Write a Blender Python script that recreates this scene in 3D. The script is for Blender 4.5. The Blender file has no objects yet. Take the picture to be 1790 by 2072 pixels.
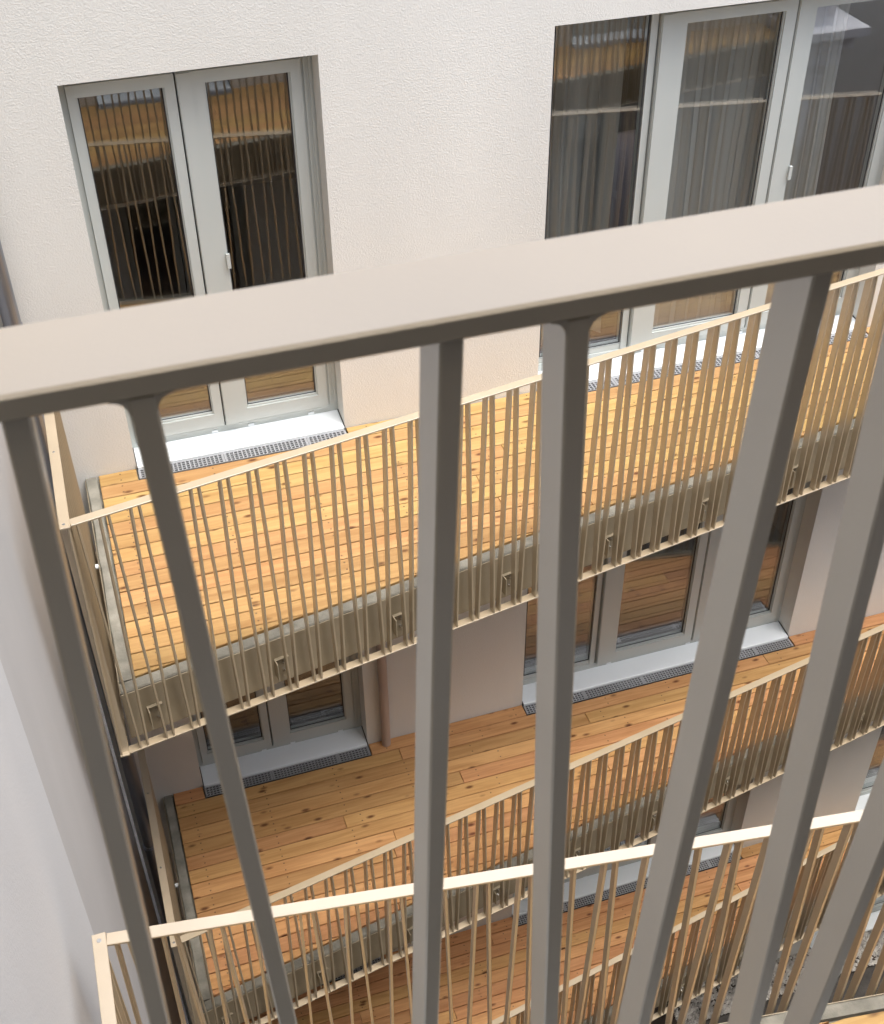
import bpy, bmesh, math, random
from mathutils import Vector, Matrix

random.seed(11)
scene = bpy.context.scene
COL = scene.collection

# ------------------------------------------------------------------ camera
# world: x along the facing facade, y from the viewer to the facade, z up; the eye is at the origin
PITCH, YAW, ROLL = 0.690646, 0.306982, -0.011234
cp, sp, cy, sy = math.cos(PITCH), math.sin(PITCH), math.cos(YAW), math.sin(YAW)
fw = Vector((sy * cp, cy * cp, -sp))
rt0 = Vector((cy, -sy, 0.0))
up0 = rt0.cross(fw)
cr, sr = math.cos(ROLL), math.sin(ROLL)
rt = cr * rt0 + sr * up0
up = -sr * rt0 + cr * up0
cam_data = bpy.data.cameras.new('camera')
cam = bpy.data.objects.new('camera', cam_data)
COL.objects.link(cam)
M = Matrix.Identity(4)
for i in range(3):
    M[i][0], M[i][1], M[i][2] = rt[i], up[i], -fw[i]
cam.matrix_world = M
cam_data.sensor_fit = 'HORIZONTAL'
cam_data.sensor_width = 36.0
cam_data.lens = 36.0 * 2504.9 / 1790.0
cam_data.clip_start = 0.02
cam_data.clip_end = 400
cam_data.dof.use_dof = True
cam_data.dof.focus_distance = 6.6
cam_data.dof.aperture_fstop = 42.0
scene.camera = cam

# ------------------------------------------------------------------ daylight (overcast)
SUN_EL, SUN_AZ = math.radians(74), math.radians(128)      # azimuth measured from +Y towards +X
world = bpy.data.worlds.new('World')
scene.world = world
world.use_nodes = True
wn, wl = world.node_tree.nodes, world.node_tree.links
bg = wn['Background']
sky = wn.new('ShaderNodeTexSky')
sky.sky_type = 'NISHITA'
sky.sun_disc = False
sky.sun_elevation = SUN_EL
sky.sun_rotation = SUN_AZ
sky.air_density = 1.0
sky.dust_density = 6.0
sky.ozone_density = 1.0
hs = wn.new('ShaderNodeHueSaturation')
hs.inputs['Saturation'].default_value = 0.66                # the grey of a closed cloud cover
wl.new(sky.outputs[0], hs.inputs['Color'])
wl.new(hs.outputs[0], bg.inputs['Color'])
bg.inputs['Strength'].default_value = 0.15
sl = bpy.data.lights.new('sun', 'SUN')
sl.energy = 0.9
sl.angle = math.radians(45)
sl.color = (0.99, 1.0, 0.97)
sun = bpy.data.objects.new('sun', sl)
COL.objects.link(sun)
sd = Vector((math.sin(SUN_AZ) * math.cos(SUN_EL), math.cos(SUN_AZ) * math.cos(SUN_EL), math.sin(SUN_EL)))
sun.rotation_euler = (-sd).to_track_quat('-Z', 'Y').to_euler()
sun.location = (2, 3, 12)
scene.view_settings.view_transform = 'Standard'
scene.view_settings.look = 'None'
scene.view_settings.exposure = 1.28
scene.view_settings.gamma = 1.0
scene.view_settings.use_curve_mapping = False
scene.cycles.use_denoising = True
scene.cycles.max_bounces = 10
scene.cycles.diffuse_bounces = 6
scene.cycles.glossy_bounces = 5
scene.cycles.transparent_max_bounces = 16
scene.cycles.caustics_reflective = False
scene.cycles.caustics_refractive = False

# ------------------------------------------------------------------ materials
MATS = {}
def new_mat(name):
    m = bpy.data.materials.new(name)
    m.use_nodes = True
    MATS[name] = m
    nt = m.node_tree
    return m, nt, nt.nodes, nt.links, nt.nodes['Principled BSDF']

def bump_noise(nt, b, scale, strength, dist, detail=3.0, rough=0.6, extra=None):
    N, Lk = nt.nodes, nt.links
    tc = N.new('ShaderNodeTexCoord')
    n = N.new('ShaderNodeTexNoise')
    n.inputs['Scale'].default_value = scale
    n.inputs['Detail'].default_value = detail
    n.inputs['Roughness'].default_value = rough
    Lk.new(tc.outputs['Object'], n.inputs['Vector'])
    bp = N.new('ShaderNodeBump')
    bp.inputs['Strength'].default_value = strength
    bp.inputs['Distance'].default_value = dist
    Lk.new(n.outputs['Fac'], bp.inputs['Height'])
    Lk.new(bp.outputs[0], b.inputs['Normal'])
    return tc, n, bp

def tone_noise(nt, b, tc, base, amount, scale, stretch=(1, 1, 1)):
    """colour = base with slow stain-like variation"""
    N, Lk = nt.nodes, nt.links
    mp = N.new('ShaderNodeMapping')
    mp.inputs['Scale'].default_value = stretch
    Lk.new(tc.outputs['Object'], mp.inputs['Vector'])
    n = N.new('ShaderNodeTexNoise')
    n.inputs['Scale'].default_value = scale
    n.inputs['Detail'].default_value = 5
    Lk.new(mp.outputs[0], n.inputs['Vector'])
    r = N.new('ShaderNodeValToRGB')
    r.color_ramp.elements[0].position = 0.3
    r.color_ramp.elements[1].position = 0.7
    r.color_ramp.elements[0].color = tuple(c * (1 - amount) for c in base) + (1,)
    r.color_ramp.elements[1].color = tuple(min(1, c * (1 + amount)) for c in base) + (1,)
    Lk.new(n.outputs['Fac'], r.inputs[0])
    Lk.new(r.outputs[0], b.inputs['Base Color'])
    return r

def plain(name, col, rough=0.5, metal=0.0, bump=None, tone=0.05, tscale=2.0, stretch=(1, 1, 1), spec=0.5, ior=1.5):
    m, nt, N, Lk, b = new_mat(name)
    b.inputs['Roughness'].default_value = rough
    b.inputs['Metallic'].default_value = metal
    b.inputs['Specular IOR Level'].default_value = spec
    b.inputs['IOR'].default_value = ior
    bs = bump or (300, 0.05, 0.001)
    tc, n, bp = bump_noise(nt, b, *bs)
    tone_noise(nt, b, tc, col, tone, tscale, stretch)
    return m

plain('beige_steel', (0.40, 0.318, 0.205), 0.32, 0.0, (420, 0.12, 0.0006), 0.06, 6, ior=3.0)
def uneven_sheen(name, lo, hi, scale):
    nt = MATS[name].node_tree; N, Lk = nt.nodes, nt.links
    tc = N.new('ShaderNodeTexCoord'); n = N.new('ShaderNodeTexNoise')
    n.inputs['Scale'].default_value = scale; n.inputs['Detail'].default_value = 6
    Lk.new(tc.outputs['Object'], n.inputs['Vector'])
    mr = N.new('ShaderNodeMapRange'); mr.inputs['From Min'].default_value = 0.35; mr.inputs['From Max'].default_value = 0.65
    mr.inputs['To Min'].default_value = lo; mr.inputs['To Max'].default_value = hi
    Lk.new(n.outputs['Fac'], mr.inputs['Value']); Lk.new(mr.outputs[0], N['Principled BSDF'].inputs['Roughness'])
uneven_sheen('beige_steel', 0.29, 0.36, 7)
plain('olive_plate', (0.36, 0.305, 0.215), 0.5, 0.0, (200, 0.05, 0.0006), 0.08, 3)
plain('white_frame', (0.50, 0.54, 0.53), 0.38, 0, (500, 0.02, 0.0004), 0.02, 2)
plain('white_sill', (0.80, 0.85, 0.88), 0.35, 0, (300, 0.02, 0.0004), 0.03, 4)
plain('seal', (0.03, 0.03, 0.035), 0.7)
plain('bolt', (0.75, 0.74, 0.7), 0.25, 1.0)
plain('zinc', (0.30, 0.32, 0.36), 0.34, 0.85, (40, 0.06, 0.002), 0.15, 5, (3, 3, 0.5))
plain('painted_pipe', (0.44, 0.35, 0.30), 0.5)
plain('grate', (0.45, 0.46, 0.48), 0.45, 0.5, tone=0.08)
plain('channel', (0.035, 0.035, 0.037), 0.9)
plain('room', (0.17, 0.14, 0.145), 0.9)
plain('terrace_paving', (0.12, 0.115, 0.105), 0.9, bump=(30, 0.3, 0.004), tone=0.2)
plain('soil', (0.045, 0.032, 0.025), 0.95, bump=(30, 0.6, 0.02), tone=0.3, tscale=6)
plain('dark_ground', (0.06, 0.055, 0.05), 0.95, bump=(30, 0.5, 0.02), tone=0.3, tscale=6)
plain('stone', (0.42, 0.40, 0.37), 0.85, bump=(40, 0.2, 0.004), tone=0.5, tscale=9)
plain('neighbour', (0.34, 0.22, 0.16), 0.9, bump=(20, 0.4, 0.01), tone=0.15)
plain('white_moulding', (0.78, 0.79, 0.84), 0.6)

def stucco(name, col, scale, strength, dist):
    m, nt, N, Lk, b = new_mat(name)
    b.inputs['Roughness'].default_value = 0.92
    b.inputs['Specular IOR Level'].default_value = 0.2
    tc = N.new('ShaderNodeTexCoord')
    w = N.new('ShaderNodeTexNoise')
    w.inputs['Scale'].default_value = scale * 0.25
    w.inputs['Detail'].default_value = 2
    Lk.new(tc.outputs['Object'], w.inputs['Vector'])
    mx = N.new('ShaderNodeVectorMath'); mx.operation = 'MULTIPLY_ADD'
    Lk.new(w.outputs['Color'], mx.inputs[0])
    mx.inputs[1].default_value = (0.02, 0.02, 0.02)
    Lk.new(tc.outputs['Object'], mx.inputs[2])
    n = N.new('ShaderNodeTexNoise')
    n.inputs['Scale'].default_value = scale
    n.inputs['Detail'].default_value = 3
    n.inputs['Roughness'].default_value = 0.65
    Lk.new(mx.outputs[0], n.inputs['Vector'])
    rp = N.new('ShaderNodeValToRGB')
    rp.color_ramp.elements[0].position = 0.38
    rp.color_ramp.elements[1].position = 0.72
    Lk.new(n.outputs['Fac'], rp.inputs[0])
    bp = N.new('ShaderNodeBump')
    bp.inputs['Strength'].default_value = strength
    bp.inputs['Distance'].default_value = dist
    Lk.new(rp.outputs[0], bp.inputs['Height'])
    Lk.new(bp.outputs[0], b.inputs['Normal'])
    tone_noise(nt, b, tc, col, 0.05, 0.9, (1.6, 1.6, 0.45))
    return m
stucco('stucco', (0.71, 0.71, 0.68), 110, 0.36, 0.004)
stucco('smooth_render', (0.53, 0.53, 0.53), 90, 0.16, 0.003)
stucco('shaded_render', (0.45, 0.44, 0.43), 90, 0.16, 0.003)  # far side wall: its shade is put into a darker base colour

def concrete():
    m, nt, N, Lk, b = new_mat('concrete')
    b.inputs['Roughness'].default_value = 0.9
    tc, n, bp = bump_noise(nt, b, 26, 0.55, 0.008, 8, 0.7)
    r = tone_noise(nt, b, tc, (0.225, 0.215, 0.18), 0.36, 9)
concrete()

def wood(name, light, dark):
    m, nt, N, Lk, b = new_mat(name)
    b.inputs['Roughness'].default_value = 0.55
    b.inputs['Specular IOR Level'].default_value = 0.35
    tc = N.new('ShaderNodeTexCoord')
    oi = N.new('ShaderNodeObjectInfo')
    off = N.new('ShaderNodeVectorMath'); off.operation = 'SCALE'
    cmb = N.new('ShaderNodeCombineXYZ')
    for k in range(3):
        Lk.new(oi.outputs['Random'], cmb.inputs[k])
    Lk.new(cmb.outputs[0], off.inputs[0]); off.inputs['Scale'].default_value = 57.0
    add = N.new('ShaderNodeVectorMath'); add.operation = 'ADD'
    Lk.new(tc.outputs['Object'], add.inputs[0]); Lk.new(off.outputs[0], add.inputs[1])
    # fine grain running along the board
    mg = N.new('ShaderNodeMapping'); mg.inputs['Scale'].default_value = (2.2, 55, 55)
    Lk.new(add.outputs[0], mg.inputs['Vector'])
    g = N.new('ShaderNodeTexNoise'); g.inputs['Scale'].default_value = 1.0; g.inputs['Detail'].default_value = 5
    g.inputs['Distortion'].default_value = 0.6
    Lk.new(mg.outputs[0], g.inputs['Vector'])
    # broad figure
    mb_ = N.new('ShaderNodeMapping'); mb_.inputs['Scale'].default_value = (1.6, 14, 14)
    Lk.new(add.outputs[0], mb_.inputs['Vector'])
    g2 = N.new('ShaderNodeTexNoise'); g2.inputs['Scale'].default_value = 1.0; g2.inputs['Detail'].default_value = 3
    g2.inputs['Distortion'].default_value = 1.2
    Lk.new(mb_.outputs[0], g2.inputs['Vector'])
    mixg = N.new('ShaderNodeMix'); mixg.data_type = 'FLOAT'
    mixg.inputs[0].default_value = 0.5
    Lk.new(g.outputs['Fac'], mixg.inputs[2]); Lk.new(g2.outputs['Fac'], mixg.inputs[3])
    cr_ = N.new('ShaderNodeValToRGB')
    cr_.color_ramp.elements[0].position = 0.34; cr_.color_ramp.elements[0].color = tuple(dark) + (1,)
    cr_.color_ramp.elements[1].position = 0.62; cr_.color_ramp.elements[1].color = tuple(light) + (1,)
    Lk.new(mixg.outputs[0], cr_.inputs[0])
    # knots
    mk = N.new('ShaderNodeMapping'); mk.inputs['Scale'].default_value = (5.5, 13, 1)
    Lk.new(add.outputs[0], mk.inputs['Vector'])
    vo = N.new('ShaderNodeTexVoronoi'); vo.inputs['Scale'].default_value = 1.0
    Lk.new(mk.outputs[0], vo.inputs['Vector'])
    kr = N.new('ShaderNodeValToRGB')
    kr.color_ramp.elements[0].position = 0.08; kr.color_ramp.elements[0].color = (1, 1, 1, 1)
    kr.color_ramp.elements[1].position = 0.22; kr.color_ramp.elements[1].color = (0, 0, 0, 1)
    Lk.new(vo.outputs['Distance'], kr.inputs[0])
    sepc = N.new('ShaderNodeSeparateColor')
    Lk.new(vo.outputs['Color'], sepc.inputs[0])
    gt = N.new('ShaderNodeMath'); gt.operation = 'GREATER_THAN'; gt.inputs[1].default_value = 0.35
    Lk.new(sepc.outputs[0], gt.inputs[0])
    km = N.new('ShaderNodeMath'); km.operation = 'MULTIPLY'
    Lk.new(kr.outputs[0], km.inputs[0]); Lk.new(gt.outputs[0], km.inputs[1])
    km2 = N.new('ShaderNodeMath'); km2.operation = 'MULTIPLY'; km2.inputs[1].default_value = 1.0
    Lk.new(km.outputs[0], km2.inputs[0])
    mixk = N.new('ShaderNodeMix'); mixk.data_type = 'RGBA'
    Lk.new(km2.outputs[0], mixk.inputs[0]); Lk.new(cr_.outputs[0], mixk.inputs[6])
    mixk.inputs[7].default_value = (dark[0] * 0.32, dark[1] * 0.24, dark[2] * 0.22, 1)
    # countersunk screws: two on every joist line
    sx = N.new('ShaderNodeSeparateXYZ'); Lk.new(tc.outputs['Object'], sx.inputs[0])
    def mth(op, a, bv=None, c=None):
        q = N.new('ShaderNodeMath'); q.operation = op
        for k, v in enumerate((a, bv, c)):
            if v is None: continue
            if isinstance(v, (int, float)): q.inputs[k].default_value = v
            else: Lk.new(v, q.inputs[k])
        return q.outputs[0]
    fx = mth('SUBTRACT', mth('FRACT', mth('DIVIDE', mth('ADD', sx.outputs[0], 50.06), 0.52)), 0.5)
    fx = mth('MULTIPLY', fx, 0.52)
    fy = mth('SUBTRACT', mth('ABSOLUTE', sx.outputs[1]), 0.028)
    dd = mth('SQRT', mth('ADD', mth('MULTIPLY', fx, fx), mth('MULTIPLY', fy, fy)))
    dot = mth('LESS_THAN', dd, 0.0055)
    mixs = N.new('ShaderNodeMix'); mixs.data_type = 'RGBA'
    Lk.new(mth('MULTIPLY', dot, 0.75), mixs.inputs[0]); Lk.new(mixk.outputs[2], mixs.inputs[6])
    mixs.inputs[7].default_value = (0.05, 0.035, 0.025, 1)
    # every board has its own tone
    hsv = N.new('ShaderNodeHueSaturation')
    wn_ = N.new('ShaderNodeTexWhiteNoise'); wn_.noise_dimensions = '1D'
    Lk.new(oi.outputs['Random'], wn_.inputs['W'])
    mr = N.new('ShaderNodeMapRange'); mr.inputs['To Min'].default_value = 0.80; mr.inputs['To Max'].default_value = 1.1
    Lk.new(oi.outputs['Random'], mr.inputs['Value'])
    mr2 = N.new('ShaderNodeMapRange'); mr2.inputs['To Min'].default_value = 0.486; mr2.inputs['To Max'].default_value = 0.506
    Lk.new(wn_.outputs['Value'], mr2.inputs['Value'])
    Lk.new(mr.outputs[0], hsv.inputs['Value']); Lk.new(mr2.outputs[0], hsv.inputs['Hue'])
    Lk.new(mixs.outputs[2], hsv.inputs['Color'])
    Lk.new(hsv.outputs[0], b.inputs['Base Color'])
    bp = N.new('ShaderNodeBump'); bp.inputs['Strength'].default_value = 0.25; bp.inputs['Distance'].default_value = 0.002
    Lk.new(mixg.outputs[0], bp.inputs['Height']); Lk.new(bp.outputs[0], b.inputs['Normal'])
wood('larch', (0.51, 0.33, 0.132), (0.37, 0.21, 0.074))
wood('brightened_larch', (0.64, 0.37, 0.155), (0.46, 0.235, 0.085))  # lower facing decks: redder, with extra light put into the colour

def glass():
    m, nt, N, Lk, b = new_mat('window_glass')
    N.remove(b)
    out = N['Material Output']
    tr = N.new('ShaderNodeBsdfTransparent'); tr.inputs[0].default_value = (0.93, 0.95, 0.95, 1)
    gl = N.new('ShaderNodeBsdfGlossy'); gl.inputs['Roughness'].default_value = 0.0
    tcg = N.new('ShaderNodeTexCoord'); ng = N.new('ShaderNodeTexNoise'); ng.inputs['Scale'].default_value = 2.2
    Lk.new(tcg.outputs['Object'], ng.inputs['Vector'])
    bg_ = N.new('ShaderNodeBump'); bg_.inputs['Strength'].default_value = 0.02; bg_.inputs['Distance'].default_value = 0.02
    Lk.new(ng.outputs['Fac'], bg_.inputs['Height']); Lk.new(bg_.outputs[0], gl.inputs['Normal'])
    fr = N.new('ShaderNodeFresnel')
    gm = N.new('ShaderNodeNewGeometry')                      # same reflectance on both faces of the pane
    io = N.new('ShaderNodeMix'); io.data_type = 'FLOAT'
    io.inputs[2].default_value = 2.65; io.inputs[3].default_value = 1 / 2.65
    Lk.new(gm.outputs['Backfacing'], io.inputs[0]); Lk.new(io.outputs[0], fr.inputs['IOR'])
    mx = N.new('ShaderNodeMixShader')
    Lk.new(fr.outputs[0], mx.inputs[0]); Lk.new(tr.outputs[0], mx.inputs[1]); Lk.new(gl.outputs[0], mx.inputs[2])
    Lk.new(mx.outputs[0], out.inputs[0])
glass()

def fabric():
    m, nt, N, Lk, b = new_mat('curtain_fabric')
    b.inputs['Base Color'].default_value = (0.62, 0.62, 0.60, 1)
    b.inputs['Roughness'].default_value = 0.9
    out = N['Material Output']
    tl = N.new('ShaderNodeBsdfTranslucent'); tl.inputs[0].default_value = (0.7, 0.7, 0.68, 1)
    mx = N.new('ShaderNodeMixShader'); mx.inputs[0].default_value = 0.3
    Lk.new(b.outputs[0], mx.inputs[1]); Lk.new(tl.outputs[0], mx.inputs[2]); Lk.new(mx.outputs[0], out.inputs[0])
    bump_noise(nt, b, 600, 0.1, 0.0005)
fabric()

# ------------------------------------------------------------------ helpers
WORLD = {}
def inset(poly, d):
    n = len(poly); out = []
    ar = sum(poly[i][0] * poly[(i + 1) % n][1] - poly[(i + 1) % n][0] * poly[i][1] for i in range(n))
    s = 1 if ar > 0 else -1
    for i in range(n):
        p0, p1, p2 = Vector(poly[i - 1]), Vector(poly[i]), Vector(poly[(i + 1) % n])
        a = (p1 - p0).normalized(); b = (p2 - p1).normalized()
        na = Vector((-a.y, a.x)) * s; nb = Vector((-b.y, b.x)) * s
        k = d / max(0.25, 1 + na.dot(nb))
        q = p1 + (na + nb) * k
        out.append((q.x, q.y))
    return out

class MB:
    def __init__(self):
        self.v = []; self.f = []
    def quad_prism(self, rings):
        """rings: list of equal-length vertex rings, closed with caps"""
        b = len(self.v); n = len(rings[0])
        for r in rings: self.v += [tuple(p) for p in r]
        for k in range(len(rings) - 1):
            for i in range(n):
                j = (i + 1) % n
                self.f.append((b + k * n + i, b + k * n + j, b + (k + 1) * n + j, b + (k + 1) * n + i))
        self.f.append(tuple(b + i for i in range(n))[::-1])
        self.f.append(tuple(b + (len(rings) - 1) * n + i for i in range(n)))
        return self
    def box(self, x0, x1, y0, y1, z0, z1):
        if x1 < x0: x0, x1 = x1, x0
        if y1 < y0: y0, y1 = y1, y0
        if z1 < z0: z0, z1 = z1, z0
        return self.quad_prism([[(x0, y0, z), (x1, y0, z), (x1, y1, z), (x0, y1, z)] for z in (z0, z1)])
    def cbox(self, x0, x1, y0, y1, z0, z1, c):
        """box with chamfered top and bottom edges"""
        if x1 < x0: x0, x1 = x1, x0
        if y1 < y0: y0, y1 = y1, y0
        return self.prism([(x0, y0), (x1, y0), (x1, y1), (x0, y1)], z0, z1, c, c)
    def prism(self, poly, z0, z1, ct=0.0, cb=0.0):
        rings = []
        if cb: rings.append([(x, y, z0) for x, y in inset(poly, cb)])
        rings.append([(x, y, z0 + cb) for x, y in poly])
        rings.append([(x, y, z1 - ct) for x, y in poly])
        if ct: rings.append([(x, y, z1) for x, y in inset(poly, ct)])
        return self.quad_prism(rings)
    def tube(self, p0, p1, r, n=12, r1=None):
        p0, p1 = Vector(p0), Vector(p1); d = (p1 - p0).normalized()
        a = d.orthogonal().normalized(); b = d.cross(a)
        rg = []
        for p, rr in ((p0, r), (p1, r if r1 is None else r1)):
            rg.append([p + a * rr * math.cos(2 * math.pi * k / n) + b * rr * math.sin(2 * math.pi * k / n) for k in range(n)])
        return self.quad_prism(rg)
    def mesh(self, name, origin=(0, 0, 0), smooth=False):
        me = bpy.data.meshes.new(name)
        o = Vector(origin)
        me.from_pydata([tuple(Vector(p) - o) for p in self.v], [], self.f)
        bm = bmesh.new(); bm.from_mesh(me)
        bmesh.ops.recalc_face_normals(bm, faces=bm.faces)
        bm.to_mesh(me); bm.free()
        if smooth:
            for p in me.polygons: p.use_smooth = True
        return me

def place(name, me, parent=None, loc=(0, 0, 0), mat=None, rotz=0.0):
    if mat is not None and len(me.materials) == 0:
        me.materials.append(MATS[mat])
    o = bpy.data.objects.new(name, me)
    COL.objects.link(o)
    loc = Vector(loc)
    WORLD[o.name] = loc
    if parent is not None:
        o.parent = parent
        o.location = loc - WORLD[parent.name]
    else:
        o.location = loc
    o.rotation_euler = (0, 0, rotz)
    return o

def build(name, mb, mat, parent=None, origin=None, smooth=False):
    if origin is None:
        n = len(mb.v)
        xs = [p[0] for p in mb.v]; ys = [p[1] for p in mb.v]; zs = [p[2] for p in mb.v]
        origin = ((min(xs) + max(xs)) / 2, (min(ys) + max(ys)) / 2, min(zs))
    return place(name, mb.mesh(name, origin, smooth), parent, origin, mat)

def thing(name, loc, label, cat, group=None):
    o = bpy.data.objects.new(name, None)
    o.empty_display_size = 0.2
    COL.objects.link(o)
    o.location = loc
    WORLD[o.name] = Vector(loc)
    return tag(o, label, cat, group)
def tag(o, label, cat, group=None):
    o['label'] = label; o['category'] = cat
    if group: o['group'] = group
    return o

# ------------------------------------------------------------------ layout numbers (metres, eye = 0)
ST = 2.94
DECK = [-4.376, -4.376 - ST, -4.376 - 2 * ST]
GROUND = -12.75
FACE_Y, OWN_Y = 6.0, 0.62
X_SIDE = -0.50
DOOR_H = 2.246

# ------------------------------------------------------------------ setting
g = MB().box(-12, 30, -12, 22, GROUND - 0.4, GROUND)
o = build('ground', g, 'dark_ground'); o['kind'] = 'structure'
g = MB().prism([(-0.49, 5.60), (10.4, 5.60), (10.4, 5.99), (-0.49, 5.99)], GROUND + 0.004, GROUND + 0.03)
o = build('gravel_bed', g, 'soil'); o['kind'] = 'structure'

# ------------------------------------------------------------------ buildings
def wall_with_holes(xs0, xs1, z0, z1, holes, y_out, y_in):
    """one wall: outer face at y_out, inner face at y_in, rectangular holes (x0,x1,z0,z1) with reveals"""
    X = sorted({xs0, xs1, *[h[0] for h in holes], *[h[1] for h in holes]})
    Z = sorted({z0, z1, *[h[2] for h in holes], *[h[3] for h in holes]})
    mb = MB(); idx = {}
    def vid(x, y, z):
        k = (round(x, 4), round(y, 4), round(z, 4))
        if k not in idx:
            idx[k] = len(mb.v); mb.v.append((x, y, z))
        return idx[k]
    def solid(i, j):
        if i < 0 or j < 0 or i >= len(X) - 1 or j >= len(Z) - 1: return False
        cx, cz = (X[i] + X[i + 1]) / 2, (Z[j] + Z[j + 1]) / 2
        return not any(h[0] < cx < h[1] and h[2] < cz < h[3] for h in holes)
    for i in range(len(X) - 1):
        for j in range(len(Z) - 1):
            if not solid(i, j): continue
            a, b, c, d = X[i], X[i + 1], Z[j], Z[j + 1]
            for y in (y_out, y_in):
                mb.f.append((vid(a, y, c), vid(b, y, c), vid(b, y, d), vid(a, y, d)))
            for di, dj, p, q in ((-1, 0, (a, c), (a, d)), (1, 0, (b, c), (b, d)), (0, -1, (a, c), (b, c)), (0, 1, (a, d), (b, d))):
                if not solid(i + di, j + dj):
                    mb.f.append((vid(p[0], y_out, p[1]), vid(q[0], y_out, q[1]), vid(q[0], y_in, q[1]), vid(p[0], y_in, p[1])))
    return mb

def french_door(parent, x0, zd, kind, fy, s):
    """fy: facade plane, s: +1 when the room lies towards +y. u = x - x0, e = depth into the wall"""
    Y = lambda e: fy + s * e
    W = 1.25 if kind == 'double' else 2.34
    fr = MB()
    def fbox(u0, u1, z0, z1, e0=0.155, e1=0.225):
        fr.box(x0 + u0, x0 + u1, Y(e0), Y(e1), zd + z0, zd + z1)
    def piece(name, u0, u1, z0, z1, e0, e1, mat, c=0.0):
        return build(name, MB().box(x0 + u0, x0 + u1, Y(e0), Y(e1), zd + z0, zd + z1), mat, door)
    sashes = []; panes = []
    if kind == 'double':
        fbox(0.0, 0.03, 0.0, DOOR_H); fbox(1.188, W, 0.0, DOOR_H)
        fbox(0.03, 1.188, 0.0, 0.082); fbox(0.03, 1.188, 2.195, DOOR_H)
        fbox(1.2, 1.212, 0.085, 2.19, 0.147, 0.1549); fbox(1.228, 1.24, 0.085, 2.19, 0.147, 0.1549)
        fbox(0.03, 1.188, 0.066, 0.0818, 0.140, 0.1549)                       # drip nose along the bottom rail
        sashes = [(0.032, 0.552, 0.043, 0.052, 0.086, 2.19), (0.56, 1.186, 0.135, 0.056, 0.086, 2.19)]
        caps = (0.49, 0.71, 1.08)
    else:
        fbox(0.0, 0.06, 0.0, DOOR_H); fbox(2.29, W, 0.0, DOOR_H)
        fbox(0.06, 2.29, 0.0, 0.082); fbox(0.06, 2.29, 2.2, DOOR_H)
        fbox(0.63, 0.672, 0.082, 2.2)
        fbox(0.06, 0.63, 0.082, 0.125, 0.165, 0.215)
        fbox(0.70, 2.29, 0.066, 0.0818, 0.140, 0.1549)
        panes = [(0.06, 0.63, 0.125, 2.2)]
        sashes = [(0.682, 1.515, 0.155, 0.07, 0.086, 2.19), (1.523, 2.288, 0.118, 0.055, 0.086, 2.19)]
        caps = (0.3, 0.8, 1.5, 2.0)
    door = build('french_door', fr, 'white_frame', parent)
    for u0, u1, wl_, wr_, z0, z1 in sashes:
        m = MB()
        B = lambda a, b, c, d, e0=0.135, e1=0.2: m.box(x0 + a, x0 + b, Y(e0), Y(e1), zd + c, zd + d)
        B(u0, u0 + wl_, z0, z1); B(u1 - wr_, u1, z0, z1)
        B(u0 + wl_, u1 - wr_, z0, 0.175); B(u0 + wl_, u1 - wr_, 2.128, z1)
        # glazing bead, a thin step round the pane
        B(u0 + wl_, u0 + wl_ + 0.008, 0.175, 2.128, 0.146, 0.19); B(u1 - wr_ - 0.008, u1 - wr_, 0.175, 2.128, 0.146, 0.19)
        B(u0 + wl_ + 0.008, u1 - wr_ - 0.008, 0.175, 0.186, 0.146, 0.19)
        if wl_ > 0.1:
            B(u0 + 0.004, u0 + 0.072, z0 + 0.002, z1 - 0.002, 0.126, 0.1348)       # overlapping cover strip
        build('sash', m, 'white_frame', door)
        panes.append((u0 + wl_, u1 - wr_, 0.175, 2.128))
    for u0, u1, z0, z1 in panes:
        piece('pane', u0, u1, z0, z1, 0.162, 0.182, 'window_glass')
        m = MB()
        for a, b, c, d in ((u0 + 0.008, u0 + 0.014, z0 + 0.011, z1), (u1 - 0.014, u1 - 0.008, z0 + 0.011, z1)):
            m.box(x0 + a, x0 + b, Y(0.158), Y(0.1615), zd + c, zd + d)
        m.box(x0 + u0 + 0.014, x0 + u1 - 0.014, Y(0.158), Y(0.1615), zd + z0 + 0.011, zd + z0 + 0.015)
        build('seal', m, 'seal', door)
    if len(sashes):
        u0 = sashes[-1][0] + sashes[-1][2]
        piece('hinge', u0 - 0.004, u0 + 0.016, 1.11, 1.195, 0.118, 0.1345, 'white_frame')
    for u in caps:
        piece('drain_cap', u - 0.018, u + 0.018, 0.036, 0.052, 0.148, 0.1548, 'white_sill')
    # sloping sill in the reveal and black joint at its ends
    m = MB()
    prof = [(-0.018, -0.012), (-0.018, 0.012), (-0.012, 0.016), (0.154, 0.032), (0.154, -0.012)]
    m.quad_prism([[(x, Y(e), zd + z) for e, z in prof] for x in (x0 + 0.006, x0 + W - 0.006)])
    build('sill', m, 'white_sill', door)
    m = MB()
    for x in (x0 + 0.0005, x0 + W - 0.0055):
        m.quad_prism([[(xx, Y(e), zd + z) for e, z in ((-0.022, -0.01), (-0.022, 0.02), (0.15, 0.038), (0.15, -0.01))] for xx in (x, x + 0.005)])
    build('seal', m, 'seal', door)
    return door

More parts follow.
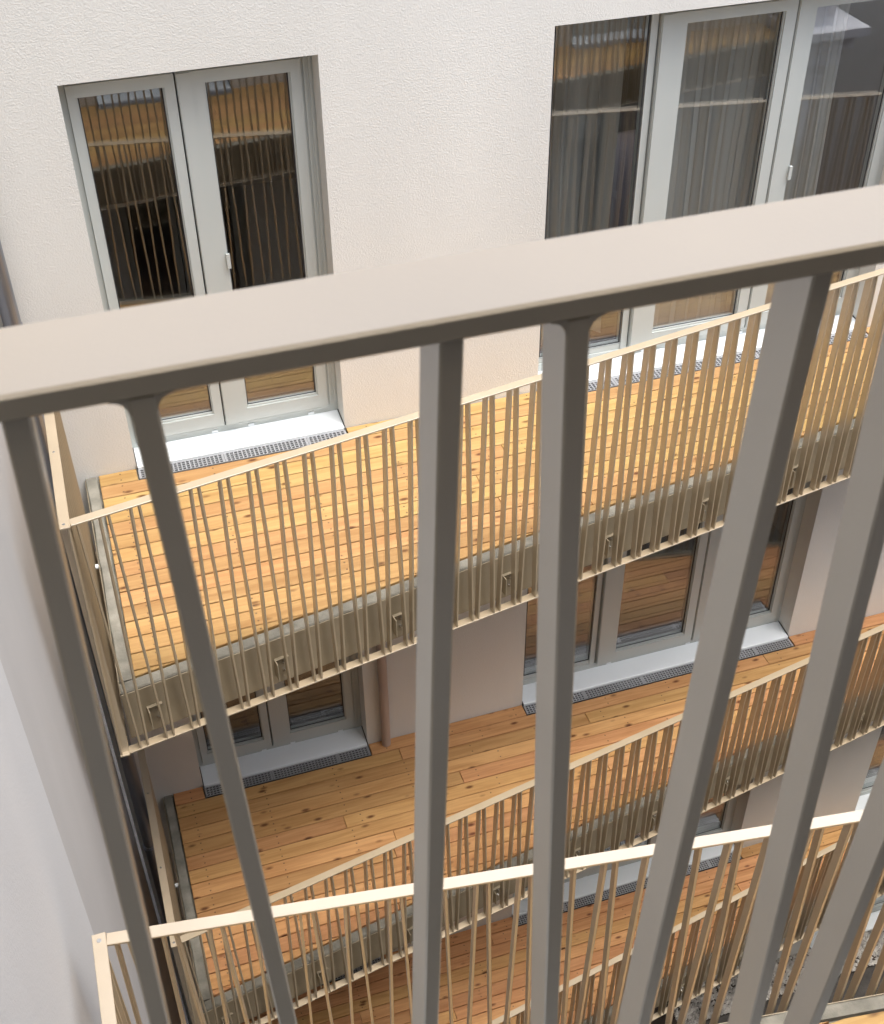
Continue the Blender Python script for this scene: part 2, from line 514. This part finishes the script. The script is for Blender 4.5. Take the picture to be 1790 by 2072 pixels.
def room(parent, x0, x1, zd, fy, s, depth=3.6, light_opening=None):
    """plain box of a room open towards the facade wall; light_opening = (x0, x1, z0, z1) cut in its back wall to let light in"""
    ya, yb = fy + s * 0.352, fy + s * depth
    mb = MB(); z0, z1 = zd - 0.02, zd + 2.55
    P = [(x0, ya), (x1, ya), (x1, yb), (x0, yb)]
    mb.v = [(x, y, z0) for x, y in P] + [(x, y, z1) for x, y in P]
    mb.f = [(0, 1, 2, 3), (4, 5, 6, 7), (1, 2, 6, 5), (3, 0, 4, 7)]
    if light_opening is None:
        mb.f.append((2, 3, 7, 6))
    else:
        p, q, c, d = light_opening
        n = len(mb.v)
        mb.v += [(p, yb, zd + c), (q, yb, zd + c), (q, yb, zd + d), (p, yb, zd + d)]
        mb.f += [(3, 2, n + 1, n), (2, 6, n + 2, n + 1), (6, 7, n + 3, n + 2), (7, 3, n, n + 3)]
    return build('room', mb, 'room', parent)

# --- facing building
fb = thing('apartment_building', (4.9, 8.0, GROUND), 'pale rendered apartment building across the courtyard with tall glazed doors', 'building', None)
LD, RD, TD = (0.04, 1.29), (2.54, 4.88), (6.19, 8.53)
holes = []
for z in DECK:
    for a, b in (LD, RD, TD): holes.append((a, b, z, z + DOOR_H))
holes.append((TD[0], TD[1], GROUND + 0.04, GROUND + 0.04 + DOOR_H))
build('wall', wall_with_holes(X_SIDE, 10.4, GROUND - 0.05, 1.2, holes, FACE_Y, FACE_Y + 0.35), 'stucco', fb)
for z in DECK:
    french_door(fb, LD[0], z, 'double', FACE_Y, 1)
    french_door(fb, RD[0], z, 'triple', FACE_Y, 1)
    french_door(fb, TD[0], z, 'triple', FACE_Y, 1)
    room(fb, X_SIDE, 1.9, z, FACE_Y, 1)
    room(fb, 1.92, 5.5, z, FACE_Y, 1, light_opening=(2.3, 5.2, 0.2, 2.4) if z == DECK[0] else None)  # added opening at the back, brightens the curtains of the wide door
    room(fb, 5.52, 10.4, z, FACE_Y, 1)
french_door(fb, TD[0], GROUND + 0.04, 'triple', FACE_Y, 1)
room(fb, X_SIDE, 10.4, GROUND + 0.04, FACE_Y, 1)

# --- own building, seen in the reflections and framing the window the photographer leans out of
ob = thing('apartment_building', (4.9, -1.5, GROUND), 'near apartment building of the photographer, mirrored in the glass doors opposite', 'building')
OA, OB = 0.40, 5.15
oh = []
for z in DECK[:2]:
    oh += [(OA, OA + 1.25, z, z + DOOR_H), (OB, OB + 1.25, z, z + DOOR_H)]
build('wall', wall_with_holes(X_SIDE, 10.4, GROUND - 0.05, -2.10, oh, OWN_Y, 0.22), 'stucco', ob)
# unseen top storey, set back on an added terrace so skylight reaches the railing; its door opening is behind the photographer
build('wall', wall_with_holes(X_SIDE, 3.3, -1.308, 1.25, [(-0.32, 2.3, -1.30, 1.0)], -0.45, -0.7), 'stucco', ob)
build('shade_slab', MB().box(X_SIDE, 3.3, -0.70, 0.06, 1.252, 1.40), 'stucco', ob)  # unseen slab added to keep skylight off the front faces of the bars
build('terrace_edge', MB().box(X_SIDE, 10.4, 0.05, 0.36, -2.098, -1.31), 'stucco', ob)
build('terrace_floor', MB().box(X_SIDE, 10.4, -0.72, 0.048, -1.5, -1.312), 'terrace_paving', ob)  # dark, to cut the light bounced onto the bars
for z in DECK[:2]:
    for a in (OA, OB): french_door(ob, a, z, 'double', OWN_Y, -1)
    room(ob, X_SIDE, 10.4, z, OWN_Y - 0.06, -1)
mb = MB()       # room of the photographer
x0, x1, y0, y1, z0, z1 = -0.45, 3.2, -3.6, -0.702, -1.308, 1.24
mb.v = [(x, y, z) for z in (z0, z1) for x, y in ((x0, y1), (x1, y1), (x1, y0), (x0, y0))]
mb.f = [(0, 1, 2, 3), (4, 5, 6, 7), (1, 2, 6, 5), (2, 3, 7, 6), (3, 0, 4, 7)]
build('room', mb, 'room', ob)
m = MB()        # stepped white ledge of the old window surround that shows in the glass
m.box(7.45, 7.86, OWN_Y + 0.002, 1.10, -5.6, -3.0)
m.box(7.43, 8.0, OWN_Y + 0.004, 1.16, -4.72, -4.54)
m.box(7.41, 8.1, OWN_Y + 0.006, 1.22, -4.538, -4.40)
m.box(7.39, 8.2, OWN_Y + 0.008, 1.30, -4.398, -4.31)
build('moulded_ledge', m, 'white_moulding', ob)

# --- walls closing the courtyard
JOINT = 2.74
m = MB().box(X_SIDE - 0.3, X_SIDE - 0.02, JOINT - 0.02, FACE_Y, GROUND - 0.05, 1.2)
cw = build('courtyard_wall', m, 'shaded_render')
tag(cw, 'rendered side wall with shade in its grey colour, behind the zinc downpipe, beyond the vertical joint', 'wall')
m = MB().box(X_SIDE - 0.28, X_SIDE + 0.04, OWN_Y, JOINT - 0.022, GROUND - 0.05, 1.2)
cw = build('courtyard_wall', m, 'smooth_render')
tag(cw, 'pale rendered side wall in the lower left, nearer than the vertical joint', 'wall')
m = MB().box(10.41, 10.8, 0.0, 7.0, GROUND - 0.05, -3.4)
nb = build('courtyard_wall', m, 'neighbour')
tag(nb, 'brown end wall closing the courtyard far right, seen only in the glass', 'wall')

# ------------------------------------------------------------------ balconies
def balcony(name, label, zd, fy, s, a, b, kerb, door_spans, xl, xmax, group, spout=False, boards_to=None, timber='larch'):
    """s: +1 when the balcony projects towards +y. Deck front: d(x) = a + b*x from the facade."""
    Y = lambda d: fy + s * d
    root = thing(name, (xl, Y(0.3), zd - 0.33), label, 'balcony', group)
    gap = 0.012
    # slab with a concrete kerb standing round the boards
    xe = xmax
    outer = [(xl - kerb, Y(0.0)), (xe, Y(0.0)), (xe, Y(a + b * xe + kerb)), (xl - kerb, Y(a + b * (xl - kerb) + kerb))]
    sm = MB().prism([(p[0], p[1] + (0.002 * s if i < 2 else 0)) for i, p in enumerate(outer)], zd - 0.315, zd - 0.032)
    slab = build('concrete_slab', sm, 'concrete', root)
    seg = 9
    rnd = random.Random(int(abs(zd) * 100) + int(s))
    km = MB()          # front kerb, slightly ragged
    xs = [xl - kerb + (xe - xl + kerb) * i / 60 for i in range(61)]
    ring_prev = None
    rings = []
    for x in xs:
        w = rnd.uniform(-0.004, 0.003)
        di, do = a + b * x + gap, a + b * x + kerb + w
        h = -0.004 + rnd.uniform(-0.003, 0.002)
        rings.append([(x, Y(di), zd - 0.0315), (x, Y(di), zd + h), (x, Y(do - 0.006), zd + h - 0.001), (x, Y(do), zd + h - 0.008), (x, Y(do), zd - 0.0315)])
    km.quad_prism(rings)
    build('concrete_kerb', km, 'concrete', root)
    km = MB(); rings = []
    n = 18
    for i in range(n + 1):
        d = 0.004 + (a + b * xl + gap - 0.008) * i / n
        w = rnd.uniform(-0.003, 0.003); h = -0.004 + rnd.uniform(-0.003, 0.002)
        rings.append([(xl - gap, Y(d), zd - 0.0315), (xl - gap, Y(d), zd + h), (xl - kerb + 0.006 + w, Y(d), zd + h), (xl - kerb + w, Y(d), zd + h - 0.008), (xl - kerb + w, Y(d), zd - 0.0315)])
    km.quad_prism(rings)
    build('concrete_kerb', km, 'concrete', root)
    # cladding plates on the slab edge
    fm = MB()
    def fr(x, off): return (x, Y(a + b * x + off))
    fm.prism([fr(xl - kerb - 0.004, kerb + 0.002), fr(xe, kerb + 0.002), fr(xe, kerb + 0.006), fr(xl - kerb - 0.004, kerb + 0.006)], zd - 0.318, zd - 0.014)
    build('fascia', fm, 'olive_plate', root)
    fm = MB().box(xl - kerb - 0.006, xl - kerb - 0.002, Y(0.004), Y(a + b * xl + kerb - 0.004), zd - 0.318, zd - 0.02)
    build('fascia', fm, 'olive_plate', root)
    # boards parallel to the facade, cut along the slanting front
    pitch, bw = 0.1155, 0.1078
    j = 0
    bt = boards_to or xe
    while True:
        d0 = 0.006 + j * pitch; d1 = d0 + bw
        if d0 > a + b * xl - 0.03: break
        row = []
        if j == 0:
            cur = xl
            for p, q in door_spans:
                if p - cur > 0.02: row.append((cur, p - 0.006))
                cur = q + 0.006
            row.append((cur, bt))
        else:
            cur = xl
            ln = rnd.uniform(1.1, 3.4)
            while cur < bt:
                row.append((cur, min(bt, cur + ln))); cur += ln + 0.003; ln = rnd.uniform(2.2, 3.6)
        for p, q in row:
            # clip by the front line d <= a + b x
            poly = []
            src = [(p, d0), (q, d0), (q, d1), (p, d1)]
            for i in range(4):
                A, B = src[i], src[(i + 1) % 4]
                fa, fb_ = a + b * A[0] - A[1], a + b * B[0] - B[1]
                if fa >= 0: poly.append(A)
                if (fa >= 0) != (fb_ >= 0):
                    t = fa / (fa - fb_); poly.append((A[0] + (B[0] - A[0]) * t, A[1] + (B[1] - A[1]) * t))
            if len(poly) < 3: continue
            ar = abs(sum(poly[i][0] * poly[(i + 1) % len(poly)][1] - poly[(i + 1) % len(poly)][0] * poly[i][1] for i in range(len(poly)))) / 2
            if ar < 0.0008: continue
            w = [(x, Y(d)) for x, d in poly]
            dz = rnd.uniform(-0.0012, 0.0012)
            mb = MB().prism(w, zd - 0.026 + dz, zd + dz, 0.0028)
            build('deck_board', mb, timber, root, origin=((w[0][0]), Y((d0 + d1) / 2), zd - 0.026))
        j += 1
    # drain gratings in front of the doors
    for p, q in door_spans:
        cm = MB().box(p + 0.002, q - 0.002, Y(0.010), Y(0.106), zd - 0.0318, zd - 0.030)
        build('drain_channel', cm, 'channel', root)
        gm = MB()
        cur = p + 0.003
        while cur < q - 0.05:
            e = min(q - 0.003, cur + 0.5)
            if q - e < 0.06: e = q - 0.003
            gm.box(cur, cur + 0.014, Y(0.018), Y(0.105), zd - 0.012, zd - 0.004)
            gm.box(e - 0.014, e, Y(0.018), Y(0.105), zd - 0.012, zd - 0.004)
            nb_ = max(2, round((e - cur - 0.02) / 0.0235))
            for i in range(1, nb_):
                x = cur + 0.010 + (e - cur - 0.020) * i / nb_
                gm.box(x - 0.004, x + 0.004, Y(0.020), Y(0.103), zd - 0.011, zd - 0.0045)
            for i in range(5):
                d = 0.0215 + 0.080 * i / 4
                w2 = 0.003
                gm.box(cur + 0.014, e - 0.014, Y(d - w2), Y(d + w2), zd - 0.0115, zd - 0.0041)
            cur = e + 0.002
        gr = build('drain_grate', gm, 'grate', root); gr['kind'] = 'stuff'
    if spout:
        yy = Y(0.75)
        build('drain_spout', MB().tube((xl - kerb - 0.045, yy, zd - 0.045), (xl - kerb + 0.02, yy, zd - 0.045), 0.014, 12), 'white_sill', root)
    return root

FA, FB = 1.628, -0.174
OAa, OBb = 1.435, -0.134
spans = [LD, RD, TD]
LAB = ['upper facing balcony with bright yellow larch boards and a tapering deck',
       'middle facing balcony with brown larch boards, one floor below the brightest deck',
       'lowest facing balcony with dark reddish boards, glimpsed through the railings']
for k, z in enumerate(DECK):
    balcony('balcony', LAB[k], z, FACE_Y, -1, FA, FB, 0.075, spans, -0.18, 7.4, 'balconies of the facing building', spout=True, timber='larch' if k == 0 else 'brightened_larch')
ospans = [(OA, OA + 1.25), (OB, OB + 1.25)]
balcony('balcony', 'near side balcony with a grey concrete edge at the lower right corner', DECK[0], OWN_Y, 1, OAa, OBb, 0.068, ospans, -0.27, 7.3, 'balconies of the near building')
balcony('balcony', 'second near side balcony one floor down, only mirrored in the glass', DECK[1], OWN_Y, 1, OAa, OBb, 0.068, ospans, -0.27, 7.3, 'balconies of the near building')

# ------------------------------------------------------------------ railings
def baluster_mesh(h, lean, t, dp, fillet=0.0):
    """upright flat bar, origin at its top centre of the outer face; leans sideways by `lean` over its height"""
    mb = MB()
    c = min(0.0008, t * 0.12)
    def ring(z, x):
        return [(x - t / 2 + c, 0, z), (x + t / 2 - c, 0, z), (x + t / 2, c, z), (x + t / 2, dp - c, z), (x + t / 2 - c, dp, z), (x - t / 2 + c, dp, z), (x - t / 2, dp - c, z), (x - t / 2, c, z)]
    mb.quad_prism([ring(-h, lean), ring(0, 0)])
    if fillet:
        n = 6
        for sg in (-1, 1):
            prof = [(sg * (t / 2 - 0.0005), 0.0004), (sg * (t / 2 + fillet), 0.0004)]
            for i in range(n + 1):
                an = math.pi / 2 * i / n
                prof.append((sg * (t / 2 + fillet - fillet * math.sin(an)), -fillet + fillet * math.cos(an)))
            prof.append((sg * (t / 2 - 0.0005), -fillet))
            mb.quad_prism([[(x, y, z) for x, z in prof] for y in (0.0002, 0.004)])
    return mb.mesh('baluster')

def rail_run(root, p0, p1, n_in, ztop, zbot, width, thick, centres, g, P, bars, flags='', ends=(0, 0), lean=None):
    """one straight run of railing from p0 to p1 (outer edge, xy); n_in points from outer edge inwards.
    centres: distances along the run of the baluster pairs at the top"""
    p0, p1, n_in = Vector(p0), Vector(p1), Vector(n_in).normalized()
    d = (p1 - p0); L = d.length; d.normalize()
    ang = math.atan2(d.y, d.x)
    flip = -1 if d.x * n_in.y - d.y * n_in.x < 0 else 1
    t, dp, inset_odd = bars
    A, B = p0 + d * ends[0], p1 - d * ends[1]
    poly = [A, B, B + n_in * width, A + n_in * width]
    poly = [(q.x, q.y) for q in poly]
    c = min(0.0012, thick * 0.16)
    build('top_rail', MB().prism(poly, ztop - thick, ztop, c, c), 'beige_steel', root)
    if zbot is not None:
        build('bottom_rail', MB().prism(poly, zbot, zbot + thick, c, c), 'beige_steel', root)
    h = ztop - thick - (zbot + thick)
    ln = (P / 2 - g) if lean is None else lean * h
    meR = baluster_mesh(h, ln, t, dp * flip); meL = baluster_mesh(h, -ln, t, dp * flip)
    for me in (meR, meL): me.materials.append(MATS['beige_steel'])
    for cc in centres:
        for sg, me, ins in ((-1, meL, inset_odd), (1, meR, 0.001)):
            q = cc + sg * g / 2
            qb = q + sg * ln
            if min(q, qb) < t or max(q, qb) > L - t: continue
            w = p0 + d * q + n_in * ins
            place('baluster', me, root, (w.x, w.y, ztop - thick), None, ang)
    return d, ang

def bracket(root, p, d, n_in, z, gap):
    """U-shaped fixing with two bolts between the railing and the slab edge; p on the outer face of the slab cladding"""
    p, d, n_out = Vector(p), Vector(d), -Vector(n_in)
    m = MB(); hw, th = 0.038, 0.004
    def pr(u0, u1, e0, e1, za, zb):
        q = [p + d * u + n_out * e for u, e in ((u0, e0), (u1, e0), (u1, e1), (u0, e1))]
        m.prism([(k.x, k.y) for k in q], za, zb)
    pr(-hw, hw, 0.0008, 0.005, z - 0.06, z + 0.06)
    pr(-hw, -hw + th, 0.005, gap, z - 0.06, z + 0.06)
    pr(-hw + th, hw, 0.005, 0.018, z + 0.057, z + 0.06)
    b = build('bracket', m, 'olive_plate', root)
    for dz in (-0.028, 0.028):
        q = p + d * 0.006
        a0 = (q.x + n_out.x * 0.005, q.y + n_out.y * 0.005, z + dz)
        a1 = (q.x + n_out.x * 0.014, q.y + n_out.y * 0.014, z + dz)
        build('bolt', MB().tube(a0, a1, 0.009, 8, 0.006), 'bolt', b)

def balcony_railing(label, group, fy, s, a, b, kerb, off, zd, htop, hbot, xl, xr, P, phase, width=0.040, thick=0.009, side_end=0.28, bar_depth=0.042, brackets=True):
    Y = lambda d: fy + s * d
    xo = xl - off                                            # outer edge of the side run
    p0 = (xo, Y(a + b * xo + off)); p1 = (xr, Y(a + b * xr + off))
    root = thing('balcony_railing', (xo, p0[1], zd + hbot), label, 'railing', group)
    dv = (Vector(p1) - Vector(p0)).normalized()
    n_in = Vector((-dv.y, dv.x)); 
    if n_in.y * s > 0: n_in = -n_in
    cos = dv.x
    L = (Vector(p1) - Vector(p0)).length
    k0 = math.ceil((xo + 0.04 - phase) / (P * cos)); cs = []
    k = k0 - 1
    while True:
        x = phase + P * cos * k
        if x > xr: break
        cs.append((x - xo) / cos); k += 1
    g = 0.036
    rail_run(root, p0, p1, n_in, zd + htop, zd + hbot, width, thick, cs, g, P, (0.0085, bar_depth, 0.0018), ends=(width + 0.004, 0))
    # side run back to the facade
    q1 = (xo, Y(side_end))
    Ls = abs(q1[1] - p0[1])
    cs = [0.075 + P * i for i in range(int(Ls / P))]
    rail_run(root, p0, q1, (1, 0), zd + htop, zd + hbot, width, thick, cs, g, P, (0.0085, bar_depth, 0.0018), ends=(0, 0))
    build('rail_screw', MB().tube((xo + 0.02, p0[1] - s * 0.025, zd + htop - 0.001), (xo + 0.02, p0[1] - s * 0.025, zd + htop + 0.0012), 0.007, 12), 'bolt', root)
    for fr_ in (0.35, 0.72):
        yy = p0[1] + (q1[1] - p0[1]) * fr_
        build('rail_screw', MB().tube((xo + 0.02, yy, zd + htop - 0.001), (xo + 0.02, yy, zd + htop + 0.0012), 0.006, 10), 'bolt', root)
    if brackets:
        x = -0.12
        while x < xr - 0.3:
            p = (x, Y(a + b * x + kerb + 0.006))
            bracket(root, p, dv, n_in, zd - 0.20, (off - kerb - 0.006) * cos - width + 0.018)
            x += 0.65
    return root

GR = 'railings of the facing balconies'
balcony_railing('beige steel baluster railing around the upper facing balcony of yellow boards', GR, FACE_Y, -1, FA, FB, 0.075, 0.16, DECK[0], 1.115, -0.335, -0.165, 6.2, 0.1315, 0.250, width=0.045)
balcony_railing('beige baluster railing on the middle facing balcony, below the brightest deck', GR, FACE_Y, -1, FA, FB, 0.075, 0.165, DECK[1], 0.94, -0.31, -0.165, 6.6, 0.1315, 0.250, width=0.045)
balcony_railing('shaded beige railing of the lowest facing balcony, behind the white near rail', GR, FACE_Y, -1, FA, FB, 0.075, 0.165, DECK[2], 1.06, -0.335, -0.165, 7.0, 0.1315, 0.250, width=0.045)
GN = 'railings of the near balconies'
balcony_railing('railing with a bright white top rail crossing the lower part, on the near balcony', GN, OWN_Y, 1, OAa, OBb, 0.068, 0.125, DECK[0], 1.12, -0.335, -0.26, 7.2, 0.1349, 0.2361, bar_depth=0.034)
balcony_railing('second near railing one floor down, only mirrored in the glass', GN, OWN_Y, 1, OAa, OBb, 0.068, 0.125, DECK[1], 1.06, -0.335, -0.26, 7.2, 0.1349, 0.2361, bar_depth=0.034)

# --- the railing right in front of the lens
SC = 0.76
yf, zt, wd, th = 0.40 * SC, -0.2497 * SC, 0.0815 * SC * 0.625, 0.0115 * SC
wr = thing('window_railing', (0.99, yf, -1.25), 'large beige guard railing in the foreground, cut by every edge of the picture', 'railing')
rail_y1 = 0.4508 * SC
build('top_rail', MB().prism([(-0.318, yf), (2.298, yf), (2.298, rail_y1), (-0.318, rail_y1)], zt - th, zt, 0.0011, 0.0011), 'beige_steel', wr)
build('bottom_rail', MB().prism([(-0.318, yf), (2.298, yf), (2.298, rail_y1), (-0.318, rail_y1)], -1.25, -1.25 + th, 0.0011, 0.0011), 'beige_steel', wr)
for xp in (-0.318, 2.286):
    build('post', MB().box(xp, xp + 0.012, yf + 0.002, rail_y1 - 0.002, -1.312, zt - th - 0.0005), 'beige_steel', wr)
hb = zt - th - (-1.25 + th)
meR = baluster_mesh(hb, 0.030 * hb, 0.0108 * SC, 0.027 * SC, 0.0052)
meL = baluster_mesh(hb, -0.0315 * hb, 0.0104 * SC, 0.0275 * SC)
for me in (meR, meL): me.materials.append(MATS['beige_steel'])
for k in range(-2, 17):
    xe, xo_ = 0.0072 + 0.1345 * k, -0.0274 + 0.1281 * k
    if -0.29 < xe < 2.22: place('baluster', meR, wr, (xe, yf + 0.0003, zt - th))
    if -0.26 < xo_ < 2.26: place('baluster', meL, wr, (xo_, yf + 0.0012, zt - th))

# ------------------------------------------------------------------ pipes
def downpipe(name, label, x, y, z0, z1, r, mat, collars, brackets):
    root = thing(name, (x, y, z0), label, 'downpipe', 'downpipes on the facing building')
    zs = [z0] + sorted(collars) + [z1]
    for a, b in zip(zs[:-1], zs[1:]):
        build('pipe', MB().tube((x, y, a + 0.001), (x, y, b - 0.001), r, 24), mat, root, smooth=False)
    for c in collars:
        build('collar', MB().tube((x, y, c - 0.03), (x, y, c + 0.03), r + 0.005, 24).tube((x, y, c - 0.008), (x, y, c + 0.008), r + 0.009, 24), mat, root)
    for c in brackets:
        build('pipe_clip', MB().tube((x, y, c - 0.012), (x, y, c + 0.012), r + 0.004, 20).box(x - 0.006, x + 0.006, y, FACE_Y - 0.001, c - 0.01, c + 0.01), mat, root)
    return root
downpipe('downpipe', 'round zinc downpipe running down the corner at the far left', -0.422, 5.93, GROUND, 1.1, 0.046, 'zinc', [-1.6, -4.75, -7.75, -10.7], [-3.3, -6.2, -9.2])
downpipe('downpipe', 'short brownish painted downpipe beside the middle left glazed door', 1.425, 5.955, DECK[1] - 0.0, DECK[0] - 0.32, 0.034, 'painted_pipe', [], [DECK[1] + 1.9])

# ------------------------------------------------------------------ curtains behind the wide upper door
def curtain(label, x0, x1, y, zd, folds, amp, seed):
    r = random.Random(seed); n = folds * 10; mb = MB(); top, bot = [], []
    ph = r.uniform(0, 6)
    pts = []
    for i in range(n + 1):
        t = i / n
        a = 2 * math.pi * folds * t + ph + 1.1 * math.sin(5 * t + ph) + 0.5 * math.sin(17 * t + seed)
        pts.append((x0 + (x1 - x0) * t + 0.012 * math.sin(2 * a), y + amp * math.sin(a) * (0.6 + 0.4 * math.sin(9 * t + seed)), ))
    rows = 6
    for k in range(rows + 1):
        z = zd + 0.03 + 2.35 * k / rows
        sp_ = 1 + 0.25 * (1 - k / rows)
        for (x, yy) in pts: mb.v.append((x + 0.01 * math.sin(7 * x + k), y + (yy - y) * sp_, z))
    for k in range(rows):
        for i in range(n):
            a = k * (n + 1) + i
            mb.f.append((a, a + 1, a + n + 2, a + n + 1))
    o = build('curtain', mb, 'curtain_fabric', None, smooth=True)
    return tag(o, label, 'curtain', 'curtains of the wide upper door')
curtain('pale sheer curtain in folds behind the middle pane of the wide upper door', 3.22, 4.06, 6.275, DECK[0], 9, 0.024, 3)
curtain('narrow pale curtain behind the right pane of the wide upper door', 4.12, 4.50, 6.275, DECK[0], 5, 0.024, 8)
curtain('dim sheer curtain behind the left pane of the wide upper door', 2.62, 3.16, 6.50, DECK[0], 5, 0.05, 6)

# ------------------------------------------------------------------ gravel strip along the ground-floor wall
def gravel():
    r = random.Random(5)
    base = [(1, 0, 0), (-1, 0, 0), (0, 1, 0), (0, -1, 0), (0, 0, 1), (0, 0, -1)]
    fc = [(0, 2, 4), (2, 1, 4), (1, 3, 4), (3, 0, 4), (2, 0, 5), (1, 2, 5), (3, 1, 5), (0, 3, 5)]
    mb = MB()
    for _ in range(5200):
        x, y = r.uniform(4.4, 8.6), r.uniform(5.61, 5.985)
        s = r.uniform(0.012, 0.026); z = GROUND + 0.03 + r.uniform(0.0, 0.012)
        an = r.uniform(0, 6.28); ca, sa = math.cos(an), math.sin(an)
        e = (s * r.uniform(0.8, 1.4), s * r.uniform(0.7, 1.1), s * r.uniform(0.5, 0.9))
        b = len(mb.v)
        for p in base:
            q = (p[0] * e[0] + r.uniform(-.2, .2) * s, p[1] * e[1] + r.uniform(-.2, .2) * s, p[2] * e[2])
            mb.v.append((x + q[0] * ca - q[1] * sa, y + q[0] * sa + q[1] * ca, z + q[2]))
        mb.f += [tuple(b + i for i in f) for f in fc]
    o = build('gravel', mb, 'stone')
    o['kind'] = 'stuff'; o['label'] = 'strip of grey gravel along the foot of the facing wall'; o['category'] = 'gravel'
gravel()
